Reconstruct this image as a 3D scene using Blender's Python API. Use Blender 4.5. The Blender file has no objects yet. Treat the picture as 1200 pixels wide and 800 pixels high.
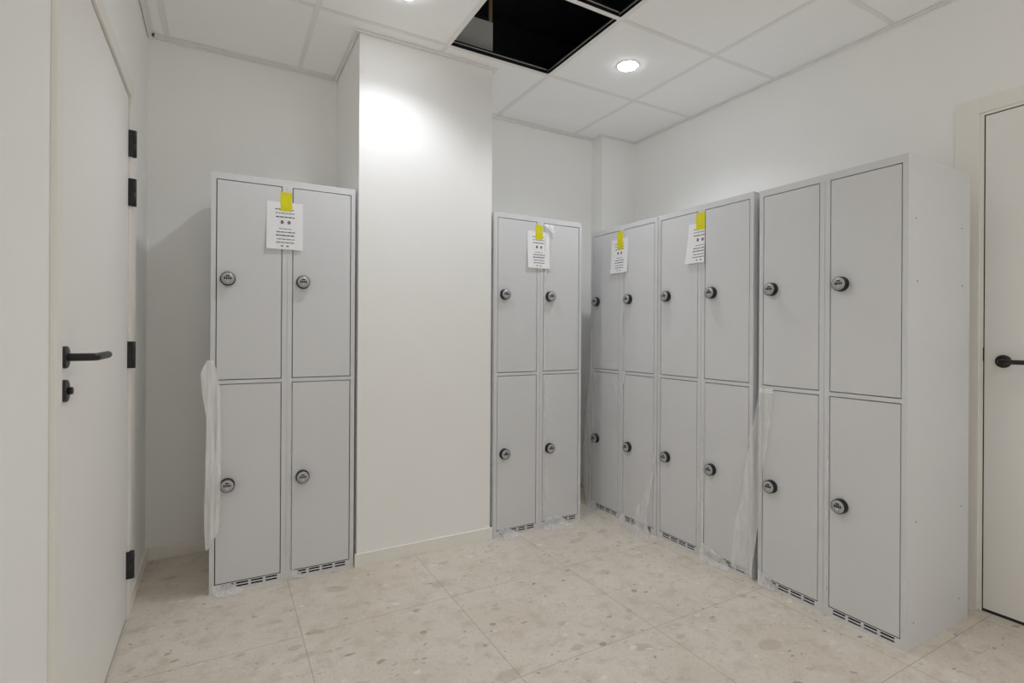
import bpy, bmesh, math, random
from mathutils import Vector, Matrix, noise

sc = bpy.context.scene
COL = sc.collection
random.seed(7)

# ------------------------------------------------------------------ helpers
class MB:
    """collects shapes and builds ONE mesh object"""
    def __init__(s): s.v = []; s.f = []; s.mi = []; s.sm = []
    def add(s, vs, fs, mi=0, smooth=False):
        b = len(s.v); s.v += [tuple(v) for v in vs]
        for f in fs:
            s.f.append(tuple(b + i for i in f)); s.mi.append(mi); s.sm.append(smooth)
        return s
    def box(s, x0, x1, y0, y1, z0, z1, mi=0):
        vs = [(x, y, z) for z in (z0, z1) for y in (y0, y1) for x in (x0, x1)]
        return s.add(vs, [(0, 2, 3, 1), (4, 5, 7, 6), (0, 1, 5, 4), (2, 6, 7, 3), (0, 4, 6, 2), (1, 3, 7, 5)], mi)
    def lathe(s, prof, c, axis='-y', n=40, mi=0, smooth=True):
        """prof: (radius, distance along axis) list; closed caps if radius 0"""
        vs = []; fs = []
        ax = {'-y': (Vector((1, 0, 0)), Vector((0, 0, 1)), Vector((0, -1, 0))),
              '+x': (Vector((0, 1, 0)), Vector((0, 0, 1)), Vector((1, 0, 0))),
              '-x': (Vector((0, -1, 0)), Vector((0, 0, 1)), Vector((-1, 0, 0))),
              '-z': (Vector((1, 0, 0)), Vector((0, -1, 0)), Vector((0, 0, -1))),
              '+z': (Vector((1, 0, 0)), Vector((0, 1, 0)), Vector((0, 0, 1)))}[axis]
        c = Vector(c); rings = []
        for r, d in prof:
            if r < 1e-9:
                rings.append([len(vs)]); vs.append(c + ax[2] * d)
            else:
                rings.append(list(range(len(vs), len(vs) + n)))
                for k in range(n):
                    a = 2 * math.pi * k / n
                    vs.append(c + ax[0] * (r * math.cos(a)) + ax[1] * (r * math.sin(a)) + ax[2] * d)
        for A, B in zip(rings, rings[1:]):
            for k in range(n):
                k2 = (k + 1) % n
                if len(A) == 1 and len(B) > 1: fs.append((A[0], B[k], B[k2]))
                elif len(B) == 1 and len(A) > 1: fs.append((A[k], B[0], A[k2]))
                elif len(A) > 1: fs.append((A[k], B[k], B[k2], A[k2]))
        return s.add(vs, fs, mi, smooth)
    def tube(s, pts, r, n=16, mi=0):
        pts = [Vector(p) for p in pts]; vs = []; fs = []
        prev = None
        for i, p in enumerate(pts):
            t = ((pts[min(i + 1, len(pts) - 1)] - p).normalized() + (p - pts[max(i - 1, 0)]).normalized()).normalized()
            if prev is None:
                a = t.orthogonal().normalized()
            else:
                a = (prev - t * prev.dot(t)).normalized()
            prev = a; b = t.cross(a)
            for k in range(n):
                an = 2 * math.pi * k / n
                vs.append(p + a * (r * math.cos(an)) + b * (r * math.sin(an)))
        for i in range(len(pts) - 1):
            for k in range(n):
                k2 = (k + 1) % n
                fs.append((i * n + k, i * n + k2, (i + 1) * n + k2, (i + 1) * n + k))
        s.add(vs, fs, mi, True)
        s.add(vs[:n], [tuple(range(n - 1, -1, -1))], mi); s.add(vs[-n:], [tuple(range(n))], mi)
        return s
    def build(s, name, mats, parent=None, bevel=0, solid=0, sub=0):
        me = bpy.data.meshes.new(name); me.from_pydata(s.v, [], s.f)
        if not isinstance(mats, (list, tuple)): mats = [mats]
        for m in mats: me.materials.append(m)
        me.polygons.foreach_set('material_index', s.mi)
        me.polygons.foreach_set('use_smooth', s.sm)
        bm = bmesh.new(); bm.from_mesh(me)
        bmesh.ops.recalc_face_normals(bm, faces=bm.faces); bm.to_mesh(me); bm.free()
        o = bpy.data.objects.new(name, me); COL.objects.link(o)
        if parent: o.parent = parent
        if solid:
            md = o.modifiers.new('thickness', 'SOLIDIFY'); md.thickness = solid; md.offset = 0
        if bevel:
            md = o.modifiers.new('bevel', 'BEVEL'); md.width = bevel; md.segments = 2
            md.limit_method = 'ANGLE'
        if sub:
            md = o.modifiers.new('sub', 'SUBSURF'); md.levels = sub; md.render_levels = sub
        return o

def tag(o, label, cat=None, group=None, kind=None):
    o['label'] = label
    if cat: o['category'] = cat
    if group: o['group'] = group
    if kind: o['kind'] = kind
    return o

def thing(name, label, cat, loc=(0, 0, 0), rz=0, group=None, kind=None):
    o = bpy.data.objects.new(name, None); COL.objects.link(o)
    o.empty_display_size = 0.1
    o.location = loc; o.rotation_euler = (0, 0, rz)
    return tag(o, label, cat, group, kind)

def s2l(c):
    return tuple(((v / 12.92) if v <= .04045 else ((v + .055) / 1.055) ** 2.4) for v in c)
def rgb(r, g, b): return s2l((r / 255, g / 255, b / 255)) + (1,)

def mat(name, col, rough=.5, metal=0, spec=.5, bump=0, bscale=200, var=0, vscale=3):
    m = bpy.data.materials.new(name); m.use_nodes = True
    nt = m.node_tree; b = nt.nodes['Principled BSDF']
    b.inputs['Base Color'].default_value = col
    b.inputs['Roughness'].default_value = rough
    b.inputs['Metallic'].default_value = metal
    b.inputs['Specular IOR Level'].default_value = spec
    tc = nt.nodes.new('ShaderNodeTexCoord')
    if var:
        n = nt.nodes.new('ShaderNodeTexNoise'); n.inputs['Scale'].default_value = vscale
        n.inputs['Detail'].default_value = 3
        nt.links.new(tc.outputs['Object'], n.inputs['Vector'])
        mr = nt.nodes.new('ShaderNodeMapRange')
        mr.inputs[1].default_value = .3; mr.inputs[2].default_value = .7
        mr.inputs[3].default_value = 1 - var; mr.inputs[4].default_value = 1 + var
        nt.links.new(n.outputs['Fac'], mr.inputs[0])
        mx = nt.nodes.new('ShaderNodeVectorMath'); mx.operation = 'SCALE'
        mx.inputs[0].default_value = col[:3]
        nt.links.new(mr.outputs[0], mx.inputs['Scale'])
        nt.links.new(mx.outputs[0], b.inputs['Base Color'])
    if bump:
        n = nt.nodes.new('ShaderNodeTexNoise'); n.inputs['Scale'].default_value = bscale
        nt.links.new(tc.outputs['Object'], n.inputs['Vector'])
        bp = nt.nodes.new('ShaderNodeBump'); bp.inputs['Strength'].default_value = bump
        bp.inputs['Distance'].default_value = .002
        nt.links.new(n.outputs['Fac'], bp.inputs['Height'])
        nt.links.new(bp.outputs[0], b.inputs['Normal'])
    return m

# ------------------------------------------------------------------ materials
M = {}
M['wall'] = mat('white_wall_paint', rgb(243, 243, 241), .75, spec=.25, bump=.06, bscale=260, var=.012, vscale=2)
M['trim'] = mat('white_trim_paint', rgb(238, 235, 229), .5, spec=.35, var=.01)
M['doorpaint'] = mat('door_laminate', rgb(238, 236, 233), .5, spec=.35, var=.012, vscale=1.5)
M['ceil'] = mat('ceiling_tile', rgb(244, 244, 243), .9, spec=.1, bump=.1, bscale=500, var=.01)
M['grid'] = mat('ceiling_grid_white', rgb(232, 231, 228), .5, spec=.3, var=.01)
M['gridweb'] = mat('grid_web_black', rgb(22, 22, 23), .6, var=.05)
M['gridbulb'] = mat('grid_metal', rgb(225, 226, 228), .45, metal=.3, var=.05)
M['void'] = mat('void_black', rgb(84, 84, 86), .95, spec=.05, var=.1, vscale=8)
M['steel'] = mat('light_grey_steel', rgb(217, 218, 220), .42, spec=.4, bump=.03, bscale=700, var=.012, vscale=2.5)
M['inside'] = mat('locker_gap_shade', rgb(20, 20, 21), .9, spec=.1, var=.05)  # near-black, paints the shade in door gaps and vent slots
M['black'] = mat('black_plastic', rgb(27, 27, 28), .4, spec=.5, var=.05)
M['blackmetal'] = mat('black_metal', rgb(30, 30, 30), .38, spec=.5, var=.05)
M['lockface'] = mat('lock_face_grey', rgb(178, 178, 178), .4, metal=.15, var=.05, vscale=40)
M['dial'] = mat('dial_black', rgb(14, 14, 14), .5, var=.05)
M['locksym'] = mat('lock_symbol_white', rgb(215, 215, 213), .5, var=.03)
M['paper'] = mat('white_paper', rgb(240, 240, 242), .8, spec=.1, var=.01, vscale=30)
M['ink'] = mat('grey_ink', rgb(112, 112, 116), .8, spec=.1, var=.1, vscale=80)
M['inkdark'] = mat('dark_ink', rgb(82, 82, 86), .8, spec=.1, var=.1, vscale=80)
M['tape'] = mat('yellow_tape', rgb(222, 216, 22), .45, spec=.4, bump=.2, bscale=180, var=.07, vscale=60)
M['timber'] = mat('raw_timber', rgb(190, 170, 140), .7, var=.06, vscale=20)
M['gapshade'] = mat('painted_gap_shade', rgb(40, 38, 36), .8, var=.05)  # dark tone painted in as the shade of the door gaps
M['hole'] = mat('screw_hole_dark', rgb(52, 52, 53), .7, var=.05)

def film_mat(name, alpha, col):
    m = bpy.data.materials.new(name); m.use_nodes = True; nt = m.node_tree
    for n in list(nt.nodes): nt.nodes.remove(n)
    out = nt.nodes.new('ShaderNodeOutputMaterial')
    mix = nt.nodes.new('ShaderNodeMixShader'); tr = nt.nodes.new('ShaderNodeBsdfTransparent')
    df = nt.nodes.new('ShaderNodeBsdfDiffuse'); tl = nt.nodes.new('ShaderNodeBsdfTranslucent')
    gl = nt.nodes.new('ShaderNodeBsdfGlossy'); gl.inputs['Roughness'].default_value = .25
    df.inputs['Color'].default_value = col; tl.inputs['Color'].default_value = col
    m1 = nt.nodes.new('ShaderNodeMixShader'); m1.inputs[0].default_value = .12
    nt.links.new(df.outputs[0], m1.inputs[1]); nt.links.new(tl.outputs[0], m1.inputs[2])
    m2 = nt.nodes.new('ShaderNodeMixShader'); m2.inputs[0].default_value = .08
    nt.links.new(m1.outputs[0], m2.inputs[1]); nt.links.new(gl.outputs[0], m2.inputs[2])
    tc = nt.nodes.new('ShaderNodeTexCoord'); mp = nt.nodes.new('ShaderNodeMapping')
    mp.inputs['Scale'].default_value = (45, 45, 2)
    ns = nt.nodes.new('ShaderNodeTexNoise'); ns.inputs['Scale'].default_value = 1.5
    nt.links.new(tc.outputs['Object'], mp.inputs[0]); nt.links.new(mp.outputs[0], ns.inputs['Vector'])
    mr = nt.nodes.new('ShaderNodeMapRange')
    mr.inputs[1].default_value = .3; mr.inputs[2].default_value = .7
    mr.inputs[3].default_value = alpha * .75; mr.inputs[4].default_value = min(1, alpha * 1.25)
    nt.links.new(ns.outputs['Fac'], mr.inputs[0]); nt.links.new(mr.outputs[0], mix.inputs[0])
    nt.links.new(tr.outputs[0], mix.inputs[1]); nt.links.new(m2.outputs[0], mix.inputs[2])
    nt.links.new(mix.outputs[0], out.inputs[0])
    return m
M['film'] = film_mat('clear_film', .46, (.92, .92, .92, 1))
M['filmthin'] = film_mat('clear_film_thin', .34, (.92, .92, .92, 1))
M['filmthick'] = film_mat('milky_film', .68, (.93, .93, .92, 1))

def floor_material():
    m = bpy.data.materials.new('terrazzo_floor_tiles'); m.use_nodes = True; nt = m.node_tree
    N = nt.nodes.new; L = nt.links.new; b = nt.nodes['Principled BSDF']
    tc = N('ShaderNodeTexCoord')
    def math_(op, a, bb=None, c=None):
        n = N('ShaderNodeMath'); n.operation = op
        for i, v in enumerate((a, bb, c)):
            if v is None: continue
            if isinstance(v, (int, float)): n.inputs[i].default_value = v
            else: L(v, n.inputs[i])
        return n.outputs[0]
    def noise_(scale, detail=4, rough=.55, vec=None, dist=0):
        n = N('ShaderNodeTexNoise'); n.inputs['Scale'].default_value = scale
        n.inputs['Detail'].default_value = detail; n.inputs['Roughness'].default_value = rough
        n.inputs['Distortion'].default_value = dist
        L(vec or tc.outputs['Object'], n.inputs['Vector']); return n
    def ramp(val, a, bb, lo=0., hi=1.):
        n = N('ShaderNodeMapRange'); n.interpolation_type = 'SMOOTHSTEP'
        n.inputs[1].default_value = a; n.inputs[2].default_value = bb
        n.inputs[3].default_value = lo; n.inputs[4].default_value = hi
        L(val, n.inputs[0]); return n.outputs[0]
    def mixc(f, a, bb):
        n = N('ShaderNodeMix'); n.data_type = 'RGBA'
        if isinstance(f, (int, float)): n.inputs[0].default_value = f
        else: L(f, n.inputs[0])
        for i, v in ((6, a), (7, bb)):
            if isinstance(v, tuple): n.inputs[i].default_value = v
            else: L(v, n.inputs[i])
        return n.outputs[2]
    # base
    big = noise_(3.0, 5).outputs['Fac']; med = noise_(14, 6, .65).outputs['Fac']; fine = noise_(90, 4, .7).outputs['Fac']
    c = mixc(ramp(big, .35, .65), rgb(216, 207, 194), rgb(224, 216, 205))
    c = mixc(ramp(med, .46, .70, 0, .6), c, rgb(197, 187, 172))
    c = mixc(ramp(fine, .52, .70, 0, .6), c, rgb(178, 168, 153))
    c = mixc(ramp(noise_(45, 3).outputs['Fac'], .6, .72, 0, .6), c, rgb(238, 231, 220))
    # stone chips: warped voronoi cells, only some of them tinted
    wn = noise_(9, 3)
    wv = N('ShaderNodeVectorMath'); wv.operation = 'MULTIPLY_ADD'
    L(wn.outputs['Color'], wv.inputs[0]); wv.inputs[1].default_value = (.07, .07, 0); L(tc.outputs['Object'], wv.inputs[2])
    mp = N('ShaderNodeMapping'); mp.inputs['Rotation'].default_value = (0, 0, .5); mp.inputs['Scale'].default_value = (1, 1.5, 0)
    L(wv.outputs[0], mp.inputs[0])
    def chips(scale, r0, r1, keep, colr, amt, c):
        v = N('ShaderNodeTexVoronoi'); v.inputs['Scale'].default_value = scale; L(mp.outputs[0], v.inputs['Vector'])
        sp = N('ShaderNodeSeparateColor'); L(v.outputs['Color'], sp.inputs[0])
        k = math_('GREATER_THAN', sp.outputs[0], keep)
        rad = math_('MULTIPLY_ADD', sp.outputs[1], r1 - r0, r0)
        inside = ramp(math_('SUBTRACT', rad, v.outputs['Distance']), -.02, .06)
        f = math_('MULTIPLY', math_('MULTIPLY', k, inside), math_('MULTIPLY_ADD', sp.outputs[2], amt * .6, amt * .4))
        return mixc(f, c, colr)
    c = chips(6, .10, .34, .62, rgb(190, 181, 166), .6, c)
    c = chips(9, .10, .30, .66, rgb(182, 174, 161), .6, c)
    c = chips(14, .10, .28, .72, rgb(160, 151, 137), .8, c)
    c = chips(27, .10, .26, .74, rgb(140, 132, 121), .75, c)
    c = chips(17, .12, .30, .72, rgb(240, 233, 222), .7, c)
    # joints
    sx = N('ShaderNodeSeparateXYZ'); L(tc.outputs['Object'], sx.inputs[0])
    def joint(comp, off, pitch):
        t = math_('DIVIDE', math_('SUBTRACT', comp, off), pitch)
        fr = math_('FRACT', math_('ADD', t, 100.5))
        d = math_('MULTIPLY', math_('ABSOLUTE', math_('SUBTRACT', fr, .5)), pitch)
        return math_('LESS_THAN', d, .0017)
    j = math_('MAXIMUM', joint(sx.outputs[0], .2690, .5945), joint(sx.outputs[1], 1.505, .605))
    c = mixc(math_('MULTIPLY', j, .6), c, rgb(158, 149, 136))
    L(c, b.inputs['Base Color'])
    b.inputs['Specular IOR Level'].default_value = .35
    L(ramp(med, .3, .7, .42, .6), b.inputs['Roughness'])
    bp = N('ShaderNodeBump'); bp.inputs['Strength'].default_value = .25; bp.inputs['Distance'].default_value = .002
    L(math_('SUBTRACT', 1, j), bp.inputs['Height']); L(bp.outputs[0], b.inputs['Normal'])
    return m
M['floor'] = floor_material()

# ------------------------------------------------------------------ room
XL, XR, YB, YF = -.3188, 2.7311, 3.1756, -3.3
ZC = 2.5842
CX0, CX1, CY = .5739, 1.2906, 2.6008
JX, JY = 2.4129, 3.057

def struct(name, mb, mats, label, cat, **k):
    return tag(mb.build(name, mats, **k), label, cat, kind='structure')

struct('floor', MB().box(XL - .12, XR + .12, YF - .12, YB + .12, -.1, 0), M['floor'],
       'beige speckled stone floor tiles with thin joints', 'floor')
struct('wall_left', MB().box(XL - .12, XL, YF - .12, YB + .12, 0, ZC + .02), M['wall'],
       'plain white wall on the left holding the open-edged white door', 'wall')
struct('wall_back', MB().box(XL, XR, YB, YB + .12, 0, ZC + .02), M['wall'],
       'plain white wall behind the two forward facing lockers', 'wall')
struct('wall_right', MB().box(XR, XR + .12, YF - .12, YB + .12, 0, ZC + .02), M['wall'],
       'plain white wall behind the row of three lockers', 'wall')
WX0, WX1, WZ0, WZ1 = -.05, 2.45, .25, 2.35  # added opening behind the viewer, lets soft fill into the room
struct('wall_front', MB().box(XL, WX0, YF - .12, YF, 0, ZC + .02).box(WX1, XR, YF - .12, YF, 0, ZC + .02)
       .box(WX0, WX1, YF - .12, YF, 0, WZ0).box(WX0, WX1, YF - .12, YF, WZ1, ZC + .02), M['wall'],
       'plain white wall on the near side of the room with an added opening for fill light', 'wall')
wf = MB()
for xa in (WX0, (WX0 + WX1) / 2 - .025, WX1 - .05): wf.box(xa, xa + .05, YF - .09, YF - .03, WZ0, WZ1)
for za in (WZ0, WZ1 - .05): wf.box(WX0, WX1, YF - .09, YF - .03, za, za + .05)
struct('added_window', wf, M['trim'], 'added white window frame, unseen behind the viewer, for fill light', 'window')  # unseen window, added to raise the ambient light
pl = bpy.data.lights.new('fill_portal', 'AREA'); pl.shape = 'RECTANGLE'; pl.size = WX1 - WX0; pl.size_y = WZ1 - WZ0  # sampling portal for the added fill window
pl.cycles.is_portal = True
po = bpy.data.objects.new('fill_portal', pl); COL.objects.link(po)
po.location = ((WX0 + WX1) / 2, YF - .10, (WZ0 + WZ1) / 2); po.rotation_euler = (math.radians(90), 0, math.radians(0))
struct('wall_column', MB().box(CX0, CX1, CY, YB, 0, 2.842), M['wall'],
       'wide white boxed column between the two forward facing lockers', 'column', bevel=.002)
struct('wall_pilaster', MB().box(JX, XR, JY, YB, 0, ZC + .02), M['wall'],
       'shallow white boxed corner above the far right locker', 'wall')

BH, BT = .064, .011
def baseboard(name, x0, x1, y0, y1, label):
    return struct(name, MB().box(x0, x1, y0, y1, 0, BH), M['trim'], label, 'baseboard', bevel=.0015)
baseboard('baseboard_left', XL, XL + BT, 2.618, YB, 'low white baseboard between the left door and the corner')
mbb = MB().box(XL + BT, CX0, YB - BT, YB, 0, BH).box(CX1, JX, YB - BT, YB, 0, BH)
struct('baseboard_back', mbb, M['trim'], 'low white baseboard along the back wall behind the lockers', 'baseboard', bevel=.0015)
baseboard('baseboard_column', CX0 - .0105, CX1 + .0105, CY - BT, CY + .003, 'low white baseboard along the foot of the column')

# ---- suspended ceiling
GX = [-.238, .368, .986, 1.595, 2.224]
GY = [2.502, 1.886, 1.268, .65, .032, -.586, -1.204, -1.822, -2.44, -3.058]
xs = [XL] + GX + [XR]; ys = [YF] + sorted(GY) + [YB]
ceil = MB()
for i in range(len(xs) - 1):
    for jn in range(len(ys) - 1):
        if abs(xs[i] - .986) < 1e-6 and ys[jn] > 1.2 and ys[jn] < 2.4: continue     # two tiles are missing
        ceil.box(xs[i] + .0015, xs[i + 1] - .0015, ys[jn] + .0015, ys[jn + 1] - .0015, ZC + .0022, ZC + .016)
ceiling = struct('ceiling', ceil, M['ceil'], 'white suspended ceiling of square tiles with two tiles missing', 'ceiling')
vl = MB(); vx0, vx1, vy0, vy1, vz = .30, 2.30, .70, YB, 3.25
t = .02
vl.box(vx0, vx1, vy0, vy1, vz, vz + t).box(vx0 - t, vx0, vy0, vy1, ZC + .03, vz).box(vx1, vx1 + t, vy0, vy1, ZC + .03, vz)
vl.box(vx0, vx1, vy0 - t, vy0, ZC + .03, vz).box(vx0, vx1, vy1, vy1 + t, ZC + .03, vz)
vl.build('void_lining', M['void'], ceiling)
# dark back of the tiles around the opening
bk = MB()
for i in range(len(xs) - 1):
    for jn in range(len(ys) - 1):
        if abs(xs[i] - .986) < 1e-6 and ys[jn] > 1.2 and ys[jn] < 2.4: continue
        bk.box(xs[i] + .002, xs[i + 1] - .002, ys[jn] + .002, ys[jn + 1] - .002, ZC + .016, ZC + .022)
bk.build('tile_backing', M['void'], ceiling)
g = MB(); fw = .012
for x in GX:
    g.box(x - fw, x + fw, YF, YB, ZC, ZC + .0012, 0)
    g.box(x - .0014, x + .0014, YF, YB, ZC + .0012, ZC + .040, 1)
    g.box(x - .0032, x + .0032, YF, YB, ZC + .026, ZC + .031, 2)
for y in GY:
    for a, b_ in zip([XL] + [x + fw for x in GX], [x - fw for x in GX] + [XR]):
        g.box(a, b_, y - fw, y + fw, ZC, ZC + .0012, 0)
        g.box(a, b_, y - .0014, y + .0014, ZC + .0012, ZC + .040, 1)
        g.box(a, b_, y - .0032, y + .0032, ZC + .026, ZC + .031, 2)
struct('trim_1', g, [M['grid'], M['gridweb'], M['gridbulb']], 'white ceiling grid bars between the ceiling tiles', 'ceiling grid')
# wall angle: stepped profile with a shadow gap
tr = MB()
def angle(x0, x1, y0, y1, nx, ny, w):
    # the wall line x0..x1,y0..y1 ; (nx,ny) points into the room
    gp = .004
    def bx(d0, d1, z0, z1):
        xa = [x0 + nx * d0, x1 + nx * d1] if nx else [x0, x1]
        ya = [y0 + ny * d0, y1 + ny * d1] if ny else [y0, y1]
        tr.box(min(xa), max(xa), min(ya), max(ya), z0, z1)
    bx(gp, w, ZC - .001, ZC + .0004); bx(gp, .018, ZC - .007, ZC - .001)
angle(XL + .02, CX0 - .02, YB, YB, 0, -1, .05); angle(CX1 + .02, JX - .02, YB, YB, 0, -1, .05)
angle(XL, XL, YF, YB, 1, 0, .03); angle(XR, XR, YF, JY - .02, -1, 0, .022)
angle(CX0 - .02, CX1 + .02, CY, CY, 0, -1, .022); angle(CX0, CX0, CY, YB, -1, 0, .022); angle(CX1, CX1, CY, YB, 1, 0, .022)
angle(JX - .02, XR, JY, JY, 0, -1, .022); angle(JX, JX, JY, YB, -1, 0, .022)
struct('trim_2', tr, M['grid'], 'thin white edge trim where the ceiling meets the walls', 'ceiling trim')
tag(MB().box(1.268, 1.286, CY - .002, CY + .016, 2.842, 3.25).build('timber_batten', M['timber'], bevel=.001),
    'thin pale timber batten upright above the column inside the ceiling opening', 'batten')

# ------------------------------------------------------------------ doors
def handle_parts(d, wallx, sgn, y, z, diry, L1, neck):
    """lever handle on a door face at x=wallx; sgn = outward direction in x"""
    ax = '+x' if sgn > 0 else '-x'
    h = MB().lathe([(0, 0), (.026, 0), (.026, .007), (.0245, .009), (0, .009)], (wallx, y, z), ax).build('rosette', M['blackmetal'], d)
    x1 = wallx + sgn * neck; pts = [(wallx + sgn * .008, y, z), (wallx + sgn * (neck - .014), y, z)]
    for k in range(1, 6):
        a = k / 5 * math.pi / 2
        pts.append((wallx + sgn * (neck - .014 + .014 * math.sin(a)), y + diry * .014 * (1 - math.cos(a)), z))
    pts += [(x1, y + diry * L1 * .6, z), (x1, y + diry * L1, z)]
    MB().tube(pts, .0092).build('lever_handle', M['blackmetal'], d)
# left door
d1 = thing('door_1', 'closed white door with black lever handle in the left wall', 'door', (XL, 2.05, 0), kind='structure')
d1.location = (0, 0, 0)
FX = XL + .012; DX = XL + .0018
y0, y1, zt = 1.537, 2.564, 2.053
MB().box(XL, DX, y0 + .0035, y1 - .003, .006, zt - .0035).build('door_panel', M['doorpaint'], d1, bevel=.0006)
fr = MB().box(XL, FX, y0 - .050, y0, 0, zt + .055).box(XL, FX, y1, y1 + .052, 0, zt + .055).box(XL, FX, y0, y1, zt, zt + .055)
fr.build('door_frame', M['trim'], d1, bevel=.001)
MB().box(XL, XL + .0006, y0, y1, 0, zt).build('door_gap_shade', M['gapshade'], d1)  # dark sheet behind the panel, stands in for shade in the gap
handle_parts(d1, DX, 1, 1.592, 1.071, 1, .155, .060)
MB().lathe([(0, 0), (.026, 0), (.026, .007), (.0245, .009), (0, .009)], (DX, 1.592, .993), '+x').build('lock_rosette', M['blackmetal'], d1)
MB().lathe([(0, .008), (.0085, .008), (.0085, .017), (.0075, .0185), (0, .0185)], (DX, 1.592, .993), '+x').build('thumb_turn', M['blackmetal'], d1)
for za, zb in ((1.817, 1.921), (1.624, 1.731), (.987, 1.092), (.160, .266)):
    hg = MB()
    hg.lathe([(0, 0), (.0095, 0), (.0095, (zb - za) * .49), (.0088, (zb - za) * .495), (.0088, (zb - za) * .505), (.0095, (zb - za) * .51), (.0095, zb - za), (0, zb - za)],
             (XL + .0185, y1 + .004, za), '+z', n=20)
    hg.box(XL + .001, XL + .016, y1 - .006, y1 - .0005, za, zb).box(XL + .012, XL + .018, y1 - .002, y1 + .010, za, zb)
    hg.build('hinge', M['blackmetal'], d1)
# right door
d2 = thing('door_2', 'closed white door with black lever handle in the right wall', 'door', (0, 0, 0), kind='structure')
FX2 = XR - .012; yr = .934
MB().box(XR - .0018, XR, yr - .93, yr - .004, .012, 2.040).build('door_panel', M['doorpaint'], d2, bevel=.0006)
fr2 = MB().box(FX2, XR, yr + .012, 1.030, 0, 2.115).box(XR - .006, XR, yr, yr + .012, 0, 2.052)
fr2.box(FX2, XR, yr - 1.03, yr + .012, 2.056, 2.115).box(XR - .006, XR, yr - .94, yr, 2.044, 2.056).box(FX2, XR, yr - 1.03, yr - .944, 0, 2.056)
fr2.build('door_frame', M['trim'], d2, bevel=.001)
MB().box(XR - .0006, XR, yr - .94, yr, 0, 2.044).build('door_gap_shade', M['gapshade'], d2)  # dark sheet giving the gap round the panel its painted shade
MB().box(XR - .0058, XR - .0015, yr - .0038, yr - .0002, 1.03, 1.085).build('strike_plate', M['blackmetal'], d2)
handle_parts(d2, XR - .0018, -1, .868, 1.031, -1, .13, .052)

# ------------------------------------------------------------------ lockers
W, D, H = .6, .5, 1.8
DOORS = [(.0225, .2755, .9135, 1.7675), (.3245, .5775, .9135, 1.7675), (.0225, .2755, .0405, .8905), (.3245, .5775, .0405, .8905)]
LOCKS = [(.064, 1.345), (.367, 1.345), (.066, .4605), (.369, .4605)]

def make_body():
    b = MB(); G = .0035
    b.box(0, .019, 0, D, 0, H).box(W - .019, W, 0, D, 0, H)                       # sides with front posts
    b.box(.019, W - .019, 0, D, 1.771, H)                                         # top
    b.box(.019, W - .019, .48, D, .004, 1.771)                                    # back
    b.box(.279, .2993, 0, .47, .04, 1.771).box(.3007, .321, 0, .47, .04, 1.771).box(.2993, .3007, .003, .47, .04, 1.771)
    b.box(.019, .279, 0, .47, .894, .910).box(.321, W - .019, 0, .47, .894, .910) # middle rails
    b.box(.279, .321, 0, .03, .006, .04)
    b.box(.019, W - .019, 0, D, 0, .006)                                          # bottom
    b.box(.019, .279, .022, .03, .006, .0385, 1).box(.321, W - .019, .022, .03, .006, .0385, 1)  # near-black plates, painted shade behind the vent slots
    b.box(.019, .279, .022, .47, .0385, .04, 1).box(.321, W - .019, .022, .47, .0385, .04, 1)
    for x0, x1, z0, z1 in DOORS:                                                  # near-black sheets, painted shade for the door gaps
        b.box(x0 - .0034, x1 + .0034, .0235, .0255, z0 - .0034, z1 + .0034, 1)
    return b
def make_vent(x0, x1, starts):
    xb = [x0]
    for s in starts: xb += [s, s + .047]
    xb.append(x1)
    zb = [.006, .0148, .0217, .0272, .0341, .0375]
    b = MB()
    for i in range(len(xb) - 1):
        for k in range(len(zb) - 1):
            if i % 2 == 1 and k in (1, 3): continue
            b.box(xb[i], xb[i + 1], 0, .0012, zb[k], zb[k + 1])
    return b

def make_locker(name, label):
    t = thing(name, label, 'locker', group='light grey four door steel lockers')
    make_body().build('locker_body', [M['steel'], M['inside']], t)
    make_vent(.019, .279, [.044, .102, .160, .218]).build('vent_panel', M['steel'], t)
    make_vent(.321, .581, [.341, .399, .457, .515]).build('vent_panel', M['steel'], t)
    for (x0, x1, z0, z1), (lx, lz) in zip(DOORS, LOCKS):
        MB().box(x0, x1, .0005, .0195, z0, z1).build('locker_door', M['steel'], t, bevel=.0012)
        y = .0005
        l = MB().lathe([(0, 0), (.0297, 0), (.0297, .006), (.0286, .008), (.0286, .021), (.0275, .0235), (.0258, .0238), (0, .0238)],
                       (lx, y, lz), '-y', n=40).build('combination_lock', M['black'], t)
        MB().lathe([(.0256, .0236), (.0253, .0244), (0, .0247)], (lx, y, lz), '-y', n=40).build('lock_face', M['lockface'], l)
        for k in range(4):
            cx = lx - .0114 + .0076 * k
            MB().box(cx - .0026, cx + .0026, y - .0256, y - .0243, lz - .0035, lz + .0062).build('number_dial', M['dial'], l)
        MB().box(lx - .0068, lx + .0068, y - .0256, y - .0243, lz + .0092, lz + .0142).build('release_tab', M['dial'], l)
        sy = MB().box(lx - .014, lx + .014, y - .0252, y - .0243, lz - .0062, lz - .0050)
        sy.box(lx - .003, lx + .003, y - .0252, y - .0243, lz - .0140, lz - .0092)
        sy.build('lock_marking', M['locksym'], l)
    return t

def children(o): return [c for c in COL.objects if c.parent == o]
def copy_tree(o, parent=None):
    kids = [c for c in COL.objects if c.parent == o]
    c = o.copy(); COL.objects.link(c); c.parent = parent
    for k in kids: copy_tree(k, c)
    return c

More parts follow.
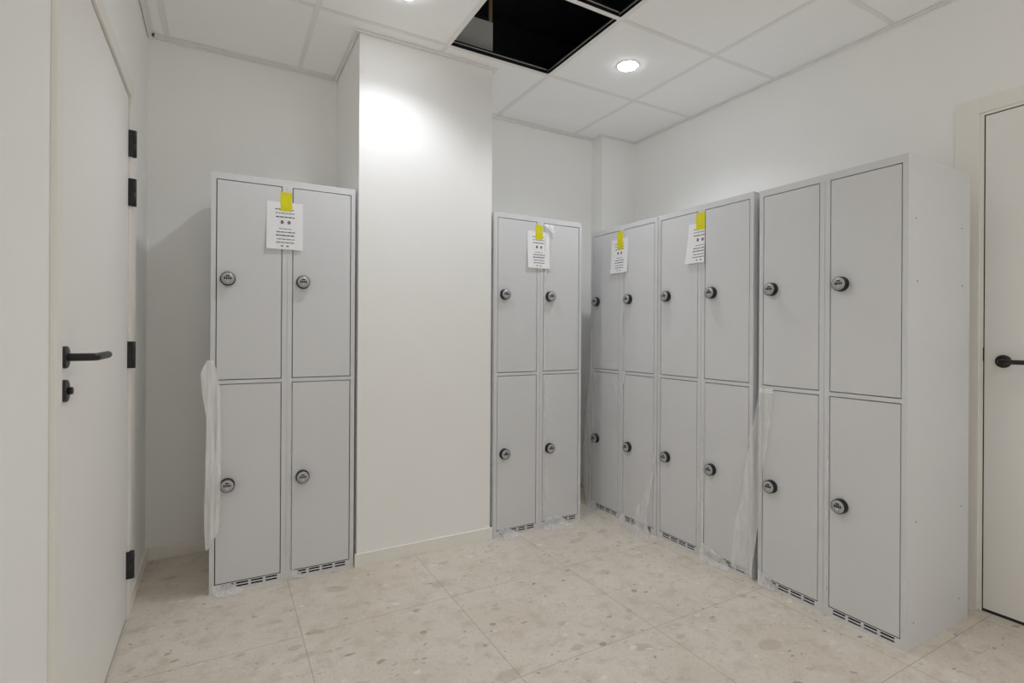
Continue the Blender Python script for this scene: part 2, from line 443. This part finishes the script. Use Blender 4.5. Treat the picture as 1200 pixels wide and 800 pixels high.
PI2 = math.pi / 2
CAB = {  # x, y, rotation, width scale, depth scale, height
    'L0': (-.0386, 2.6250, -.0200, .6000, .489, 1.8223),
    'M': (1.3035, 2.5880, .0170, .5965, .489, 1.8041),
    'R1': (2.1050, 2.7749, -PI2 + .0157, .5965, .489, 1.7926),
    'R2': (2.1217, 2.1767, -PI2 + .0110, .6024, .489, 1.7939),
    'R3': (2.1306, 1.5451, -PI2 - .0040, .6024, .489, 1.7869)}
LBL = {
    'L0': 'grey steel locker left of the column, torn film hanging at its left edge',
    'M': 'grey steel locker facing forward on the right of the column, narrow in view',
    'R1': 'grey steel locker at the far end of the row along the right wall',
    'R2': 'grey steel locker in the middle of the row of three along the right wall',
    'R3': 'largest grey steel locker in view, nearest of the row, bare side showing, no paper sheet'}
proto = make_locker('locker', LBL['L0'])
roots = {}
for i, k in enumerate(('L0', 'M', 'R1', 'R2', 'R3')):
    o = proto if i == 0 else copy_tree(proto)
    x, y, r, w, d, h = CAB[k]
    o.location = (x, y, 0); o.rotation_euler = (0, 0, r); o.scale = (w / W, d / D, h / H)
    o['label'] = LBL[k]; roots[k] = o
for dy, z in ((.055, 1.570), (.425, 1.570), (.068, 1.341), (.435, 1.341), (.068, .459), (.435, .459), (.052, .093), (.420, .093)):
    MB().lathe([(0, 0), (.0028, 0), (.0028, .0006), (0, .0006)], (W, dy, z), '+x', n=14).build('screw_hole', M['hole'], roots['R3'])

# ------------------------------------------------------------------ paper notices
def w2(k, x, out, z):
    X, Y, r = CAB[k][:3]
    return (X + x * math.cos(r) + out * math.sin(r), Y + x * math.sin(r) - out * math.cos(r), z)

def notice(k, x0, x1, z0, z1, tx0, tx1, tz0, tz1, label, skew=0., curl=.007, cut=1.0, tilt=0.):
    w, h = x1 - x0, z1 - z0
    t = thing('notice_sheet', label, 'notice', w2(k, x0, 0, z0), CAB[k][2], group='white notice sheets taped to the lockers')
    nx, nz = 8, 16
    def P(u, v, lift=0.):
        # u across, v up; bottom swings out a little, left corner curls
        o = .0012 + curl * (1 - v) ** 2.2 + .004 * max(0, .25 - u) * 4 * (1 - v) ** 3
        return (u * w + skew * (1 - v) * (1 - u), -(o + lift), v * h + tilt * (u - .5))
    s = MB(); vs = [P(i / nx, j / nz) for j in range(nz + 1) for i in range(nx + 1)]
    s.add(vs, [(j * (nx + 1) + i, j * (nx + 1) + i + 1, (j + 1) * (nx + 1) + i + 1, (j + 1) * (nx + 1) + i) for j in range(nz) for i in range(nx)])
    s.build('paper', M['paper'], t, solid=.0003)
    # printed rows: too small to read in the photo, built as word-sized dashes
    p = MB()
    def patch(u0, u1, v0, v1, mi=0):
        us = [u0, (u0 + u1) / 2, u1]
        vs = [P(u / cut if cut < 1 else u, v, .0004) for v in (v0, v1) for u in us]
        p.add(vs, [(0, 1, 4, 3), (1, 2, 5, 4)], mi)
    rnd = random.Random(3)
    lim = cut
    def row(v, u0, u1, th, mi):
        u = u0
        while u < u1 - .02:
            ww = rnd.uniform(.05, .13); e = min(u + ww, u1, lim - .01)
            if e - u > .015: patch(u, e, v - th / 2, v + th / 2, mi)
            u += ww + .016
    for v, a, b_, th, mi in ((.845, .23, .75, .022, 0), (.765, .24, .76, .018, 0), (.685, .25, .76, .022, 1),
                             (.435, .33, .70, .014, 0), (.365, .26, .78, .020, 1), (.295, .25, .78, .024, 1),
                             (.215, .28, .78, .018, 0), (.145, .26, .78, .020, 0)):
        row(v, a, b_, th, mi)
    for cu in (.42, .61):                          # two small round symbols
        for da in range(6):
            a = da * math.pi / 3
            patch(cu + .035 * math.cos(a) - .015, cu + .035 * math.cos(a) + .015, .575 + .03 * math.sin(a) - .011, .575 + .03 * math.sin(a) + .011, 1)
        patch(cu - .018, cu + .018, .575 - .013, .575 + .013, 1)
    for cu in (.42, .57): patch(cu - .03, cu + .03, .055, .085, 0)
    p.build('printed_text', [M['ink'], M['inkdark']], t)
    # tape
    tp = MB(); n = 8; vs = []
    for j in range(n + 1):
        z = tz1 + (tz0 - tz1) * j / n
        inside = max(0, (z1 - z) / h); o = .0006 + (.0013 if z < z1 + .002 else (.0006 if z < z1 + .012 else 0)) + curl * (1 - max(0, min(1, (z - z0) / h))) ** 2.2
        for i in range(3):
            x = tx0 + (tx1 - tx0) * i / 2 + .0015 * math.sin(j * 1.3)
            vs.append((x - x0, -o, z - z0))
    tp.add(vs, [(j * 3 + i, j * 3 + i + 1, (j + 1) * 3 + i + 1, (j + 1) * 3 + i) for j in range(n) for i in range(2)])
    tp.build('tape', M['tape'], t, solid=.0002)
    return t
notice('L0', .214, .365, 1.507, 1.722, .270, .318, 1.681, 1.768, 'white paper sheet taped in yellow to the locker left of the column', curl=.007)
notice('M', .209, .360, 1.508, 1.721, .263, .312, 1.675, 1.759, 'white paper sheet taped in yellow to the locker just right of the column', curl=.007)
notice('R1', .207, .357, 1.505, 1.714, .262, .313, 1.648, 1.756, 'white paper sheet taped in yellow to the far end locker of the right row', curl=.007)
notice('R2', .219, .3232, 1.500, 1.705, .267, .3235, 1.668, 1.756, 'white paper sheet tucked into a door gap on the middle row locker', skew=-.018, curl=.007, cut=.69)

# ------------------------------------------------------------------ peeling protective film
def film(k, rows, label, m='film', nx=6, sub=7, amp=.004, freq=18, seed=0, name='protective_film'):
    """rows: (z, x_left, x_right, out_left, out_right) top to bottom in locker coordinates"""
    rr = []
    for a, b_ in zip(rows, rows[1:]):
        for s in range(sub):
            f = s / sub; rr.append([p + (q - p) * f for p, q in zip(a, b_)])
    rr.append(list(rows[-1]))
    vs = []
    off = Vector((seed * 7.3, seed * 3.1, seed))
    for z, xl, xr, ol, orr in rr:
        for i in range(nx + 1):
            u = i / nx
            x = xl + (xr - xl) * u; o = ol + (orr - ol) * u
            nz = noise.noise(Vector((x * freq * 1.6, z * freq * .35, o * freq)) + off)
            nz2 = noise.noise(Vector((x * freq * 1.6, z * freq * .35, o * freq)) - off + Vector((5, 5, 5)))
            x2 = x + nz2 * amp * .5
            o2 = max(o + abs(nz) * amp * 1.6, .0012); z2 = max(z + nz2 * amp * .6, .0012)
            vs.append((x2, -o2, z2))
    n = nx + 1
    mb = MB().add(vs, [(j * n + i, j * n + i + 1, (j + 1) * n + i + 1, (j + 1) * n + i) for j in range(len(rr) - 1) for i in range(nx)], smooth=True)
    cx = sum(v[0] for v in vs) / len(vs); zb = min(v[2] for v in vs)
    mb.v = [(v[0] - cx, v[1], v[2] - zb) for v in mb.v]
    o = mb.build(name, M[m])
    o.location = w2(k, cx, 0, zb); o.rotation_euler = (0, 0, CAB[k][2])
    tag(o, label, 'plastic film', group='peeling protective films on the lockers')
    return o
film('L0', [(1.008, -.014, .014, .006, .004), (.998, -.018, .018, .007, .004), (.955, -.034, .026, .012, .006), (.88, -.027, .038, .016, .008), (.77, -.012, .040, .016, .010),
            (.60, -.015, .043, .02, .014), (.50, -.016, .043, .028, .028), (.42, -.017, .042, .028, .028), (.30, -.016, .040, .022, .014), (.25, -.014, .022, .022, .016), (.205, -.012, -.006, .022, .02)],
     'long milky film sheet hanging off the left edge of the locker left of the column', 'filmthick', amp=.006, seed=1)
film('L0', [(.040, .012, .075, .003, .003), (.020, .014, .11, .02, .016), (.006, .030, .135, .040, .035), (.003, .05, .12, .062, .055)],
     'crumpled clear film at the left foot of the locker left of the column', 'film', amp=.007, freq=17, seed=2)
film('L0', [(.898, .3165, .3225, .001, .001), (.5, .316, .3225, .002, .002), (.06, .3155, .323, .003, .003)],
     'thin film strip down the middle of the locker left of the column', 'filmthin', nx=2, amp=.002, seed=3)
film('L0', [(.045, .318, .332, .003, .003), (.03, .322, .36, .012, .005), (.012, .335, .378, .022, .008)],
     'small curl of film at the middle foot of the locker left of the column', 'film', amp=.006, freq=30, seed=4)
film('M', [(1.768, .322, .378, .003, .003), (1.745, .338, .384, .012, .008), (1.722, .362, .392, .014, .010), (1.700, .382, .390, .010, .008)],
     'crumpled white film scrap beside the yellow tape on the locker right of the column', 'filmthick', amp=.006, freq=18, seed=5)
film('M', [(1.70, .326, .334, .002, .002), (1.47, .325, .333, .003, .003), (1.30, .324, .332, .003, .003), (.99, .323, .332, .004, .004), (.95, .319, .332, .006, .005), (.925, .316, .328, .006, .004)],
     'film strip down the upper middle of the locker right of the column', 'film', nx=2, amp=.003, seed=6)
film('M', [(.889, .3255, .3345, .002, .002), (.5, .3255, .336, .003, .003), (.05, .325, .336, .003, .003)],
     'film strip down the lower right door of the locker right of the column', 'filmthin', nx=2, amp=.003, seed=7)
film('M', [(.050, .030, .085, .003, .003), (.028, .035, .13, .02, .014), (.006, .05, .155, .045, .035), (.003, .07, .165, .065, .055)],
     'crumpled film at the left foot of the locker right of the column', 'film', amp=.007, freq=17, seed=8)
film('M', [(.058, .345, .43, .003, .003), (.04, .32, .46, .02, .012), (.012, .30, .485, .045, .045), (.003, .36, .49, .075, .085), (.003, .42, .48, .09, .11)],
     'crumpled film at the right foot of the locker right of the column', 'film', amp=.007, freq=17, seed=9)
film('R1', [(.890, .016, .058, .004, .003), (.86, .006, .068, .008, .004), (.74, -.012, .062, .012, .006), (.58, -.030, .046, .018, .008), (.40, -.040, .030, .022, .010), (.2, -.036, .022, .022, .010), (.06, -.02, .022, .02, .012), (.01, .005, .03, .02, .015)],
     'bulging clear film sheet on the lower left door of the far end locker', 'film', amp=.006, seed=10)
film('R1', [(.055, .010, .06, .003, .003), (.03, .012, .085, .014, .008), (.006, .02, .10, .03, .018)],
     'bunched film at the left foot of the far end locker of the right row', 'film', amp=.006, freq=18, seed=11)
film('R1', [(1.27, .320, .326, .002, .002), (1.14, .316, .328, .004, .004), (1.02, .322, .338, .006, .006), (.90, .334, .352, .008, .008), (.86, .322, .345, .012, .010), (.80, .306, .326, .012, .012), (.70, .308, .324, .010, .010), (.60, .320, .332, .006, .006), (.3, .322, .330, .003, .003), (.05, .322, .332, .003, .003)],
     'wavy film strip down the middle of the far end locker of the right row', 'film', nx=2, amp=.003, seed=12)
film('R1', [(.048, .315, .345, .003, .003), (.03, .316, .362, .014, .010), (.004, .315, .375, .032, .03)],
     'small film curl at the middle foot of the far end locker', 'film', amp=.006, freq=18, seed=13)
film('R1', [(.46, .588, .596, .003, .003), (.33, .565, .585, .008, .006), (.22, .525, .562, .014, .010), (.13, .462, .55, .022, .014), (.06, .455, .56, .03, .022), (.003, .47, .60, .05, .05), (.003, .49, .63, .10, .085)],
     'twisted film tail trailing to the floor at the right foot of the far end locker', 'film', amp=.008, freq=22, seed=14)
film('R2', [(1.789, .001, .013, .002, .002), (1.74, .000, .014, .006, .005), (1.2, .000, .013, .004, .003), (.8, .000, .014, .006, .004), (.45, .002, .012, .003, .003)],
     'long film strip down the left edge of the middle locker of the right row', 'film', nx=2, amp=.003, seed=15)
film('R2', [(.905, .316, .336, .002, .002), (.87, .318, .332, .005, .004), (.5, .317, .331, .004, .004), (.08, .314, .330, .006, .006)],
     'film strip down the lower middle of the middle locker of the right row', 'film', nx=2, amp=.003, seed=16)
film('R2', [(.075, .312, .335, .004, .003), (.05, .316, .44, .012, .004), (.02, .325, .49, .022, .012), (.003, .345, .50, .045, .03)],
     'film folded along the right foot of the middle locker of the right row', 'film', amp=.007, freq=25, seed=17)
film('R3', [(.892, .014, .076, .003, .003), (.872, .008, .078, .010, .008), (.858, .006, .079, .006, .006)],
     'bright folded film edge at the top of the film on the nearest locker', 'filmthick', amp=.006, freq=18, seed=18)
film('R3', [(.860, .008, .078, .010, .005), (.70, -.015, .060, .022, .006), (.52, -.048, .034, .028, .010), (.40, -.062, .026, .028, .010), (.30, -.083, .018, .032, .012), (.12, -.112, -.006, .034, .02), (.035, -.120, -.014, .034, .024)],
     'wide clear film sheet hanging across the gap before the nearest locker', 'film', amp=.006, seed=19)
film('R3', [(.060, .010, .05, .003, .003), (.035, .012, .09, .012, .006), (.006, .02, .11, .025, .014)],
     'bunched film at the left foot of the nearest locker of the right row', 'film', amp=.007, freq=28, seed=20)
film('R3', [(.886, .3175, .3245, .001, .001), (.62, .317, .3245, .003, .003), (.50, .3165, .327, .004, .004), (.42, .317, .325, .003, .003), (.1, .317, .3245, .002, .002)],
     'thin film strip down the lower middle of the nearest locker of the right row', 'filmthin', nx=2, amp=.003, seed=21)

# ------------------------------------------------------------------ downlights
def emis(name, col, st):
    m = bpy.data.materials.new(name); m.use_nodes = True; nt = m.node_tree
    b = nt.nodes['Principled BSDF']; b.inputs['Base Color'].default_value = (.9, .9, .9, 1)
    b.inputs['Emission Color'].default_value = col; b.inputs['Emission Strength'].default_value = st
    return m
M['lamp'] = emis('lamp_lens', (.925, .948, 1, 1), 36)
POWER = 17.5
def downlight(x, y, label, power=POWER, cone=136):
    t = thing('ceiling_downlight', label, 'ceiling light', (x, y, ZC), group='round recessed ceiling downlights')
    MB().lathe([(.060, -.0022), (.060, .0010), (.056, .0018), (.0525, .0008), (.0525, -.002)], (0, 0, 0), '-z', n=40).build('trim_ring', M['trim'], t)
    MB().lathe([(.0515, .0006), (.0500, .0045), (.045, .0070), (.030, .0085), (0, .0092)], (0, 0, 0), '-z', n=40).build('lens', M['lamp'], t)
    ld = bpy.data.lights.new('downlight_lamp', 'SPOT'); ld.energy = power; ld.color = (.905, .938, 1)
    ld.spot_size = math.radians(cone); ld.spot_blend = .6; ld.shadow_soft_size = .045
    lo = bpy.data.objects.new('downlight_lamp', ld); COL.objects.link(lo); lo.parent = t
    lo.location = (0, 0, -.02)
    return t
cy = (GY[0] + GY[1]) / 2
downlight(1.903, 2.192, 'round lit ceiling downlight to the right of the ceiling opening')
downlight(.677, cy, 'round lit ceiling downlight at the top edge, left of the ceiling opening')
downlight(1.903, cy - 2.47, 'round lit ceiling downlight behind the viewer, on the right side of the room', 8, 132)
downlight(.677, cy - 2.47, 'round lit ceiling downlight behind the viewer, on the left side of the room', 8, 132)
downlight(1.903, cy - 4.33, 'added unseen fill downlight furthest behind the viewer, on the right side of the room', 95, 100)  # added lamp, its floor bounce lifts the ambient light
downlight(.677, cy - 4.33, 'added unseen fill downlight furthest behind the viewer, on the left side of the room', 95, 100)  # second lamp of the added fill pair, out of view

# ------------------------------------------------------------------ world, camera
w = bpy.data.worlds.new('world'); sc.world = w; w.use_nodes = True
w.node_tree.nodes['Background'].inputs[0].default_value = (.8, .82, .85, 1)
w.node_tree.nodes['Background'].inputs[1].default_value = .25

cam = bpy.data.cameras.new('camera'); co = bpy.data.objects.new('camera', cam); COL.objects.link(co)
r = Vector((0.8661741188221636, -0.49970776991474475, 0.005877122551139928))
u = Vector((-0.00506622916580318, 0.0029793102085457386, 0.9999827283672058))
f = Vector((0.49971664891685186, 0.8661889334305269, -4.8967316264436414e-05))
co.matrix_world = Matrix(((r.x, u.x, -f.x, 0), (r.y, u.y, -f.y, 0), (r.z, u.z, -f.z, 1.1335), (0, 0, 0, 1)))
cam.sensor_width = 36; cam.lens = 18.4865
cam.shift_x = -.01185; cam.shift_y = -.00812
cam.clip_start = .02
sc.camera = co

sc.view_settings.view_transform = 'Standard'
sc.view_settings.look = 'None'
sc.view_settings.exposure = 0.39
sc.view_settings.gamma = 1
sc.view_settings.use_curve_mapping = False
sc.cycles.max_bounces = 24
sc.cycles.diffuse_bounces = 20
sc.cycles.transparent_max_bounces = 12
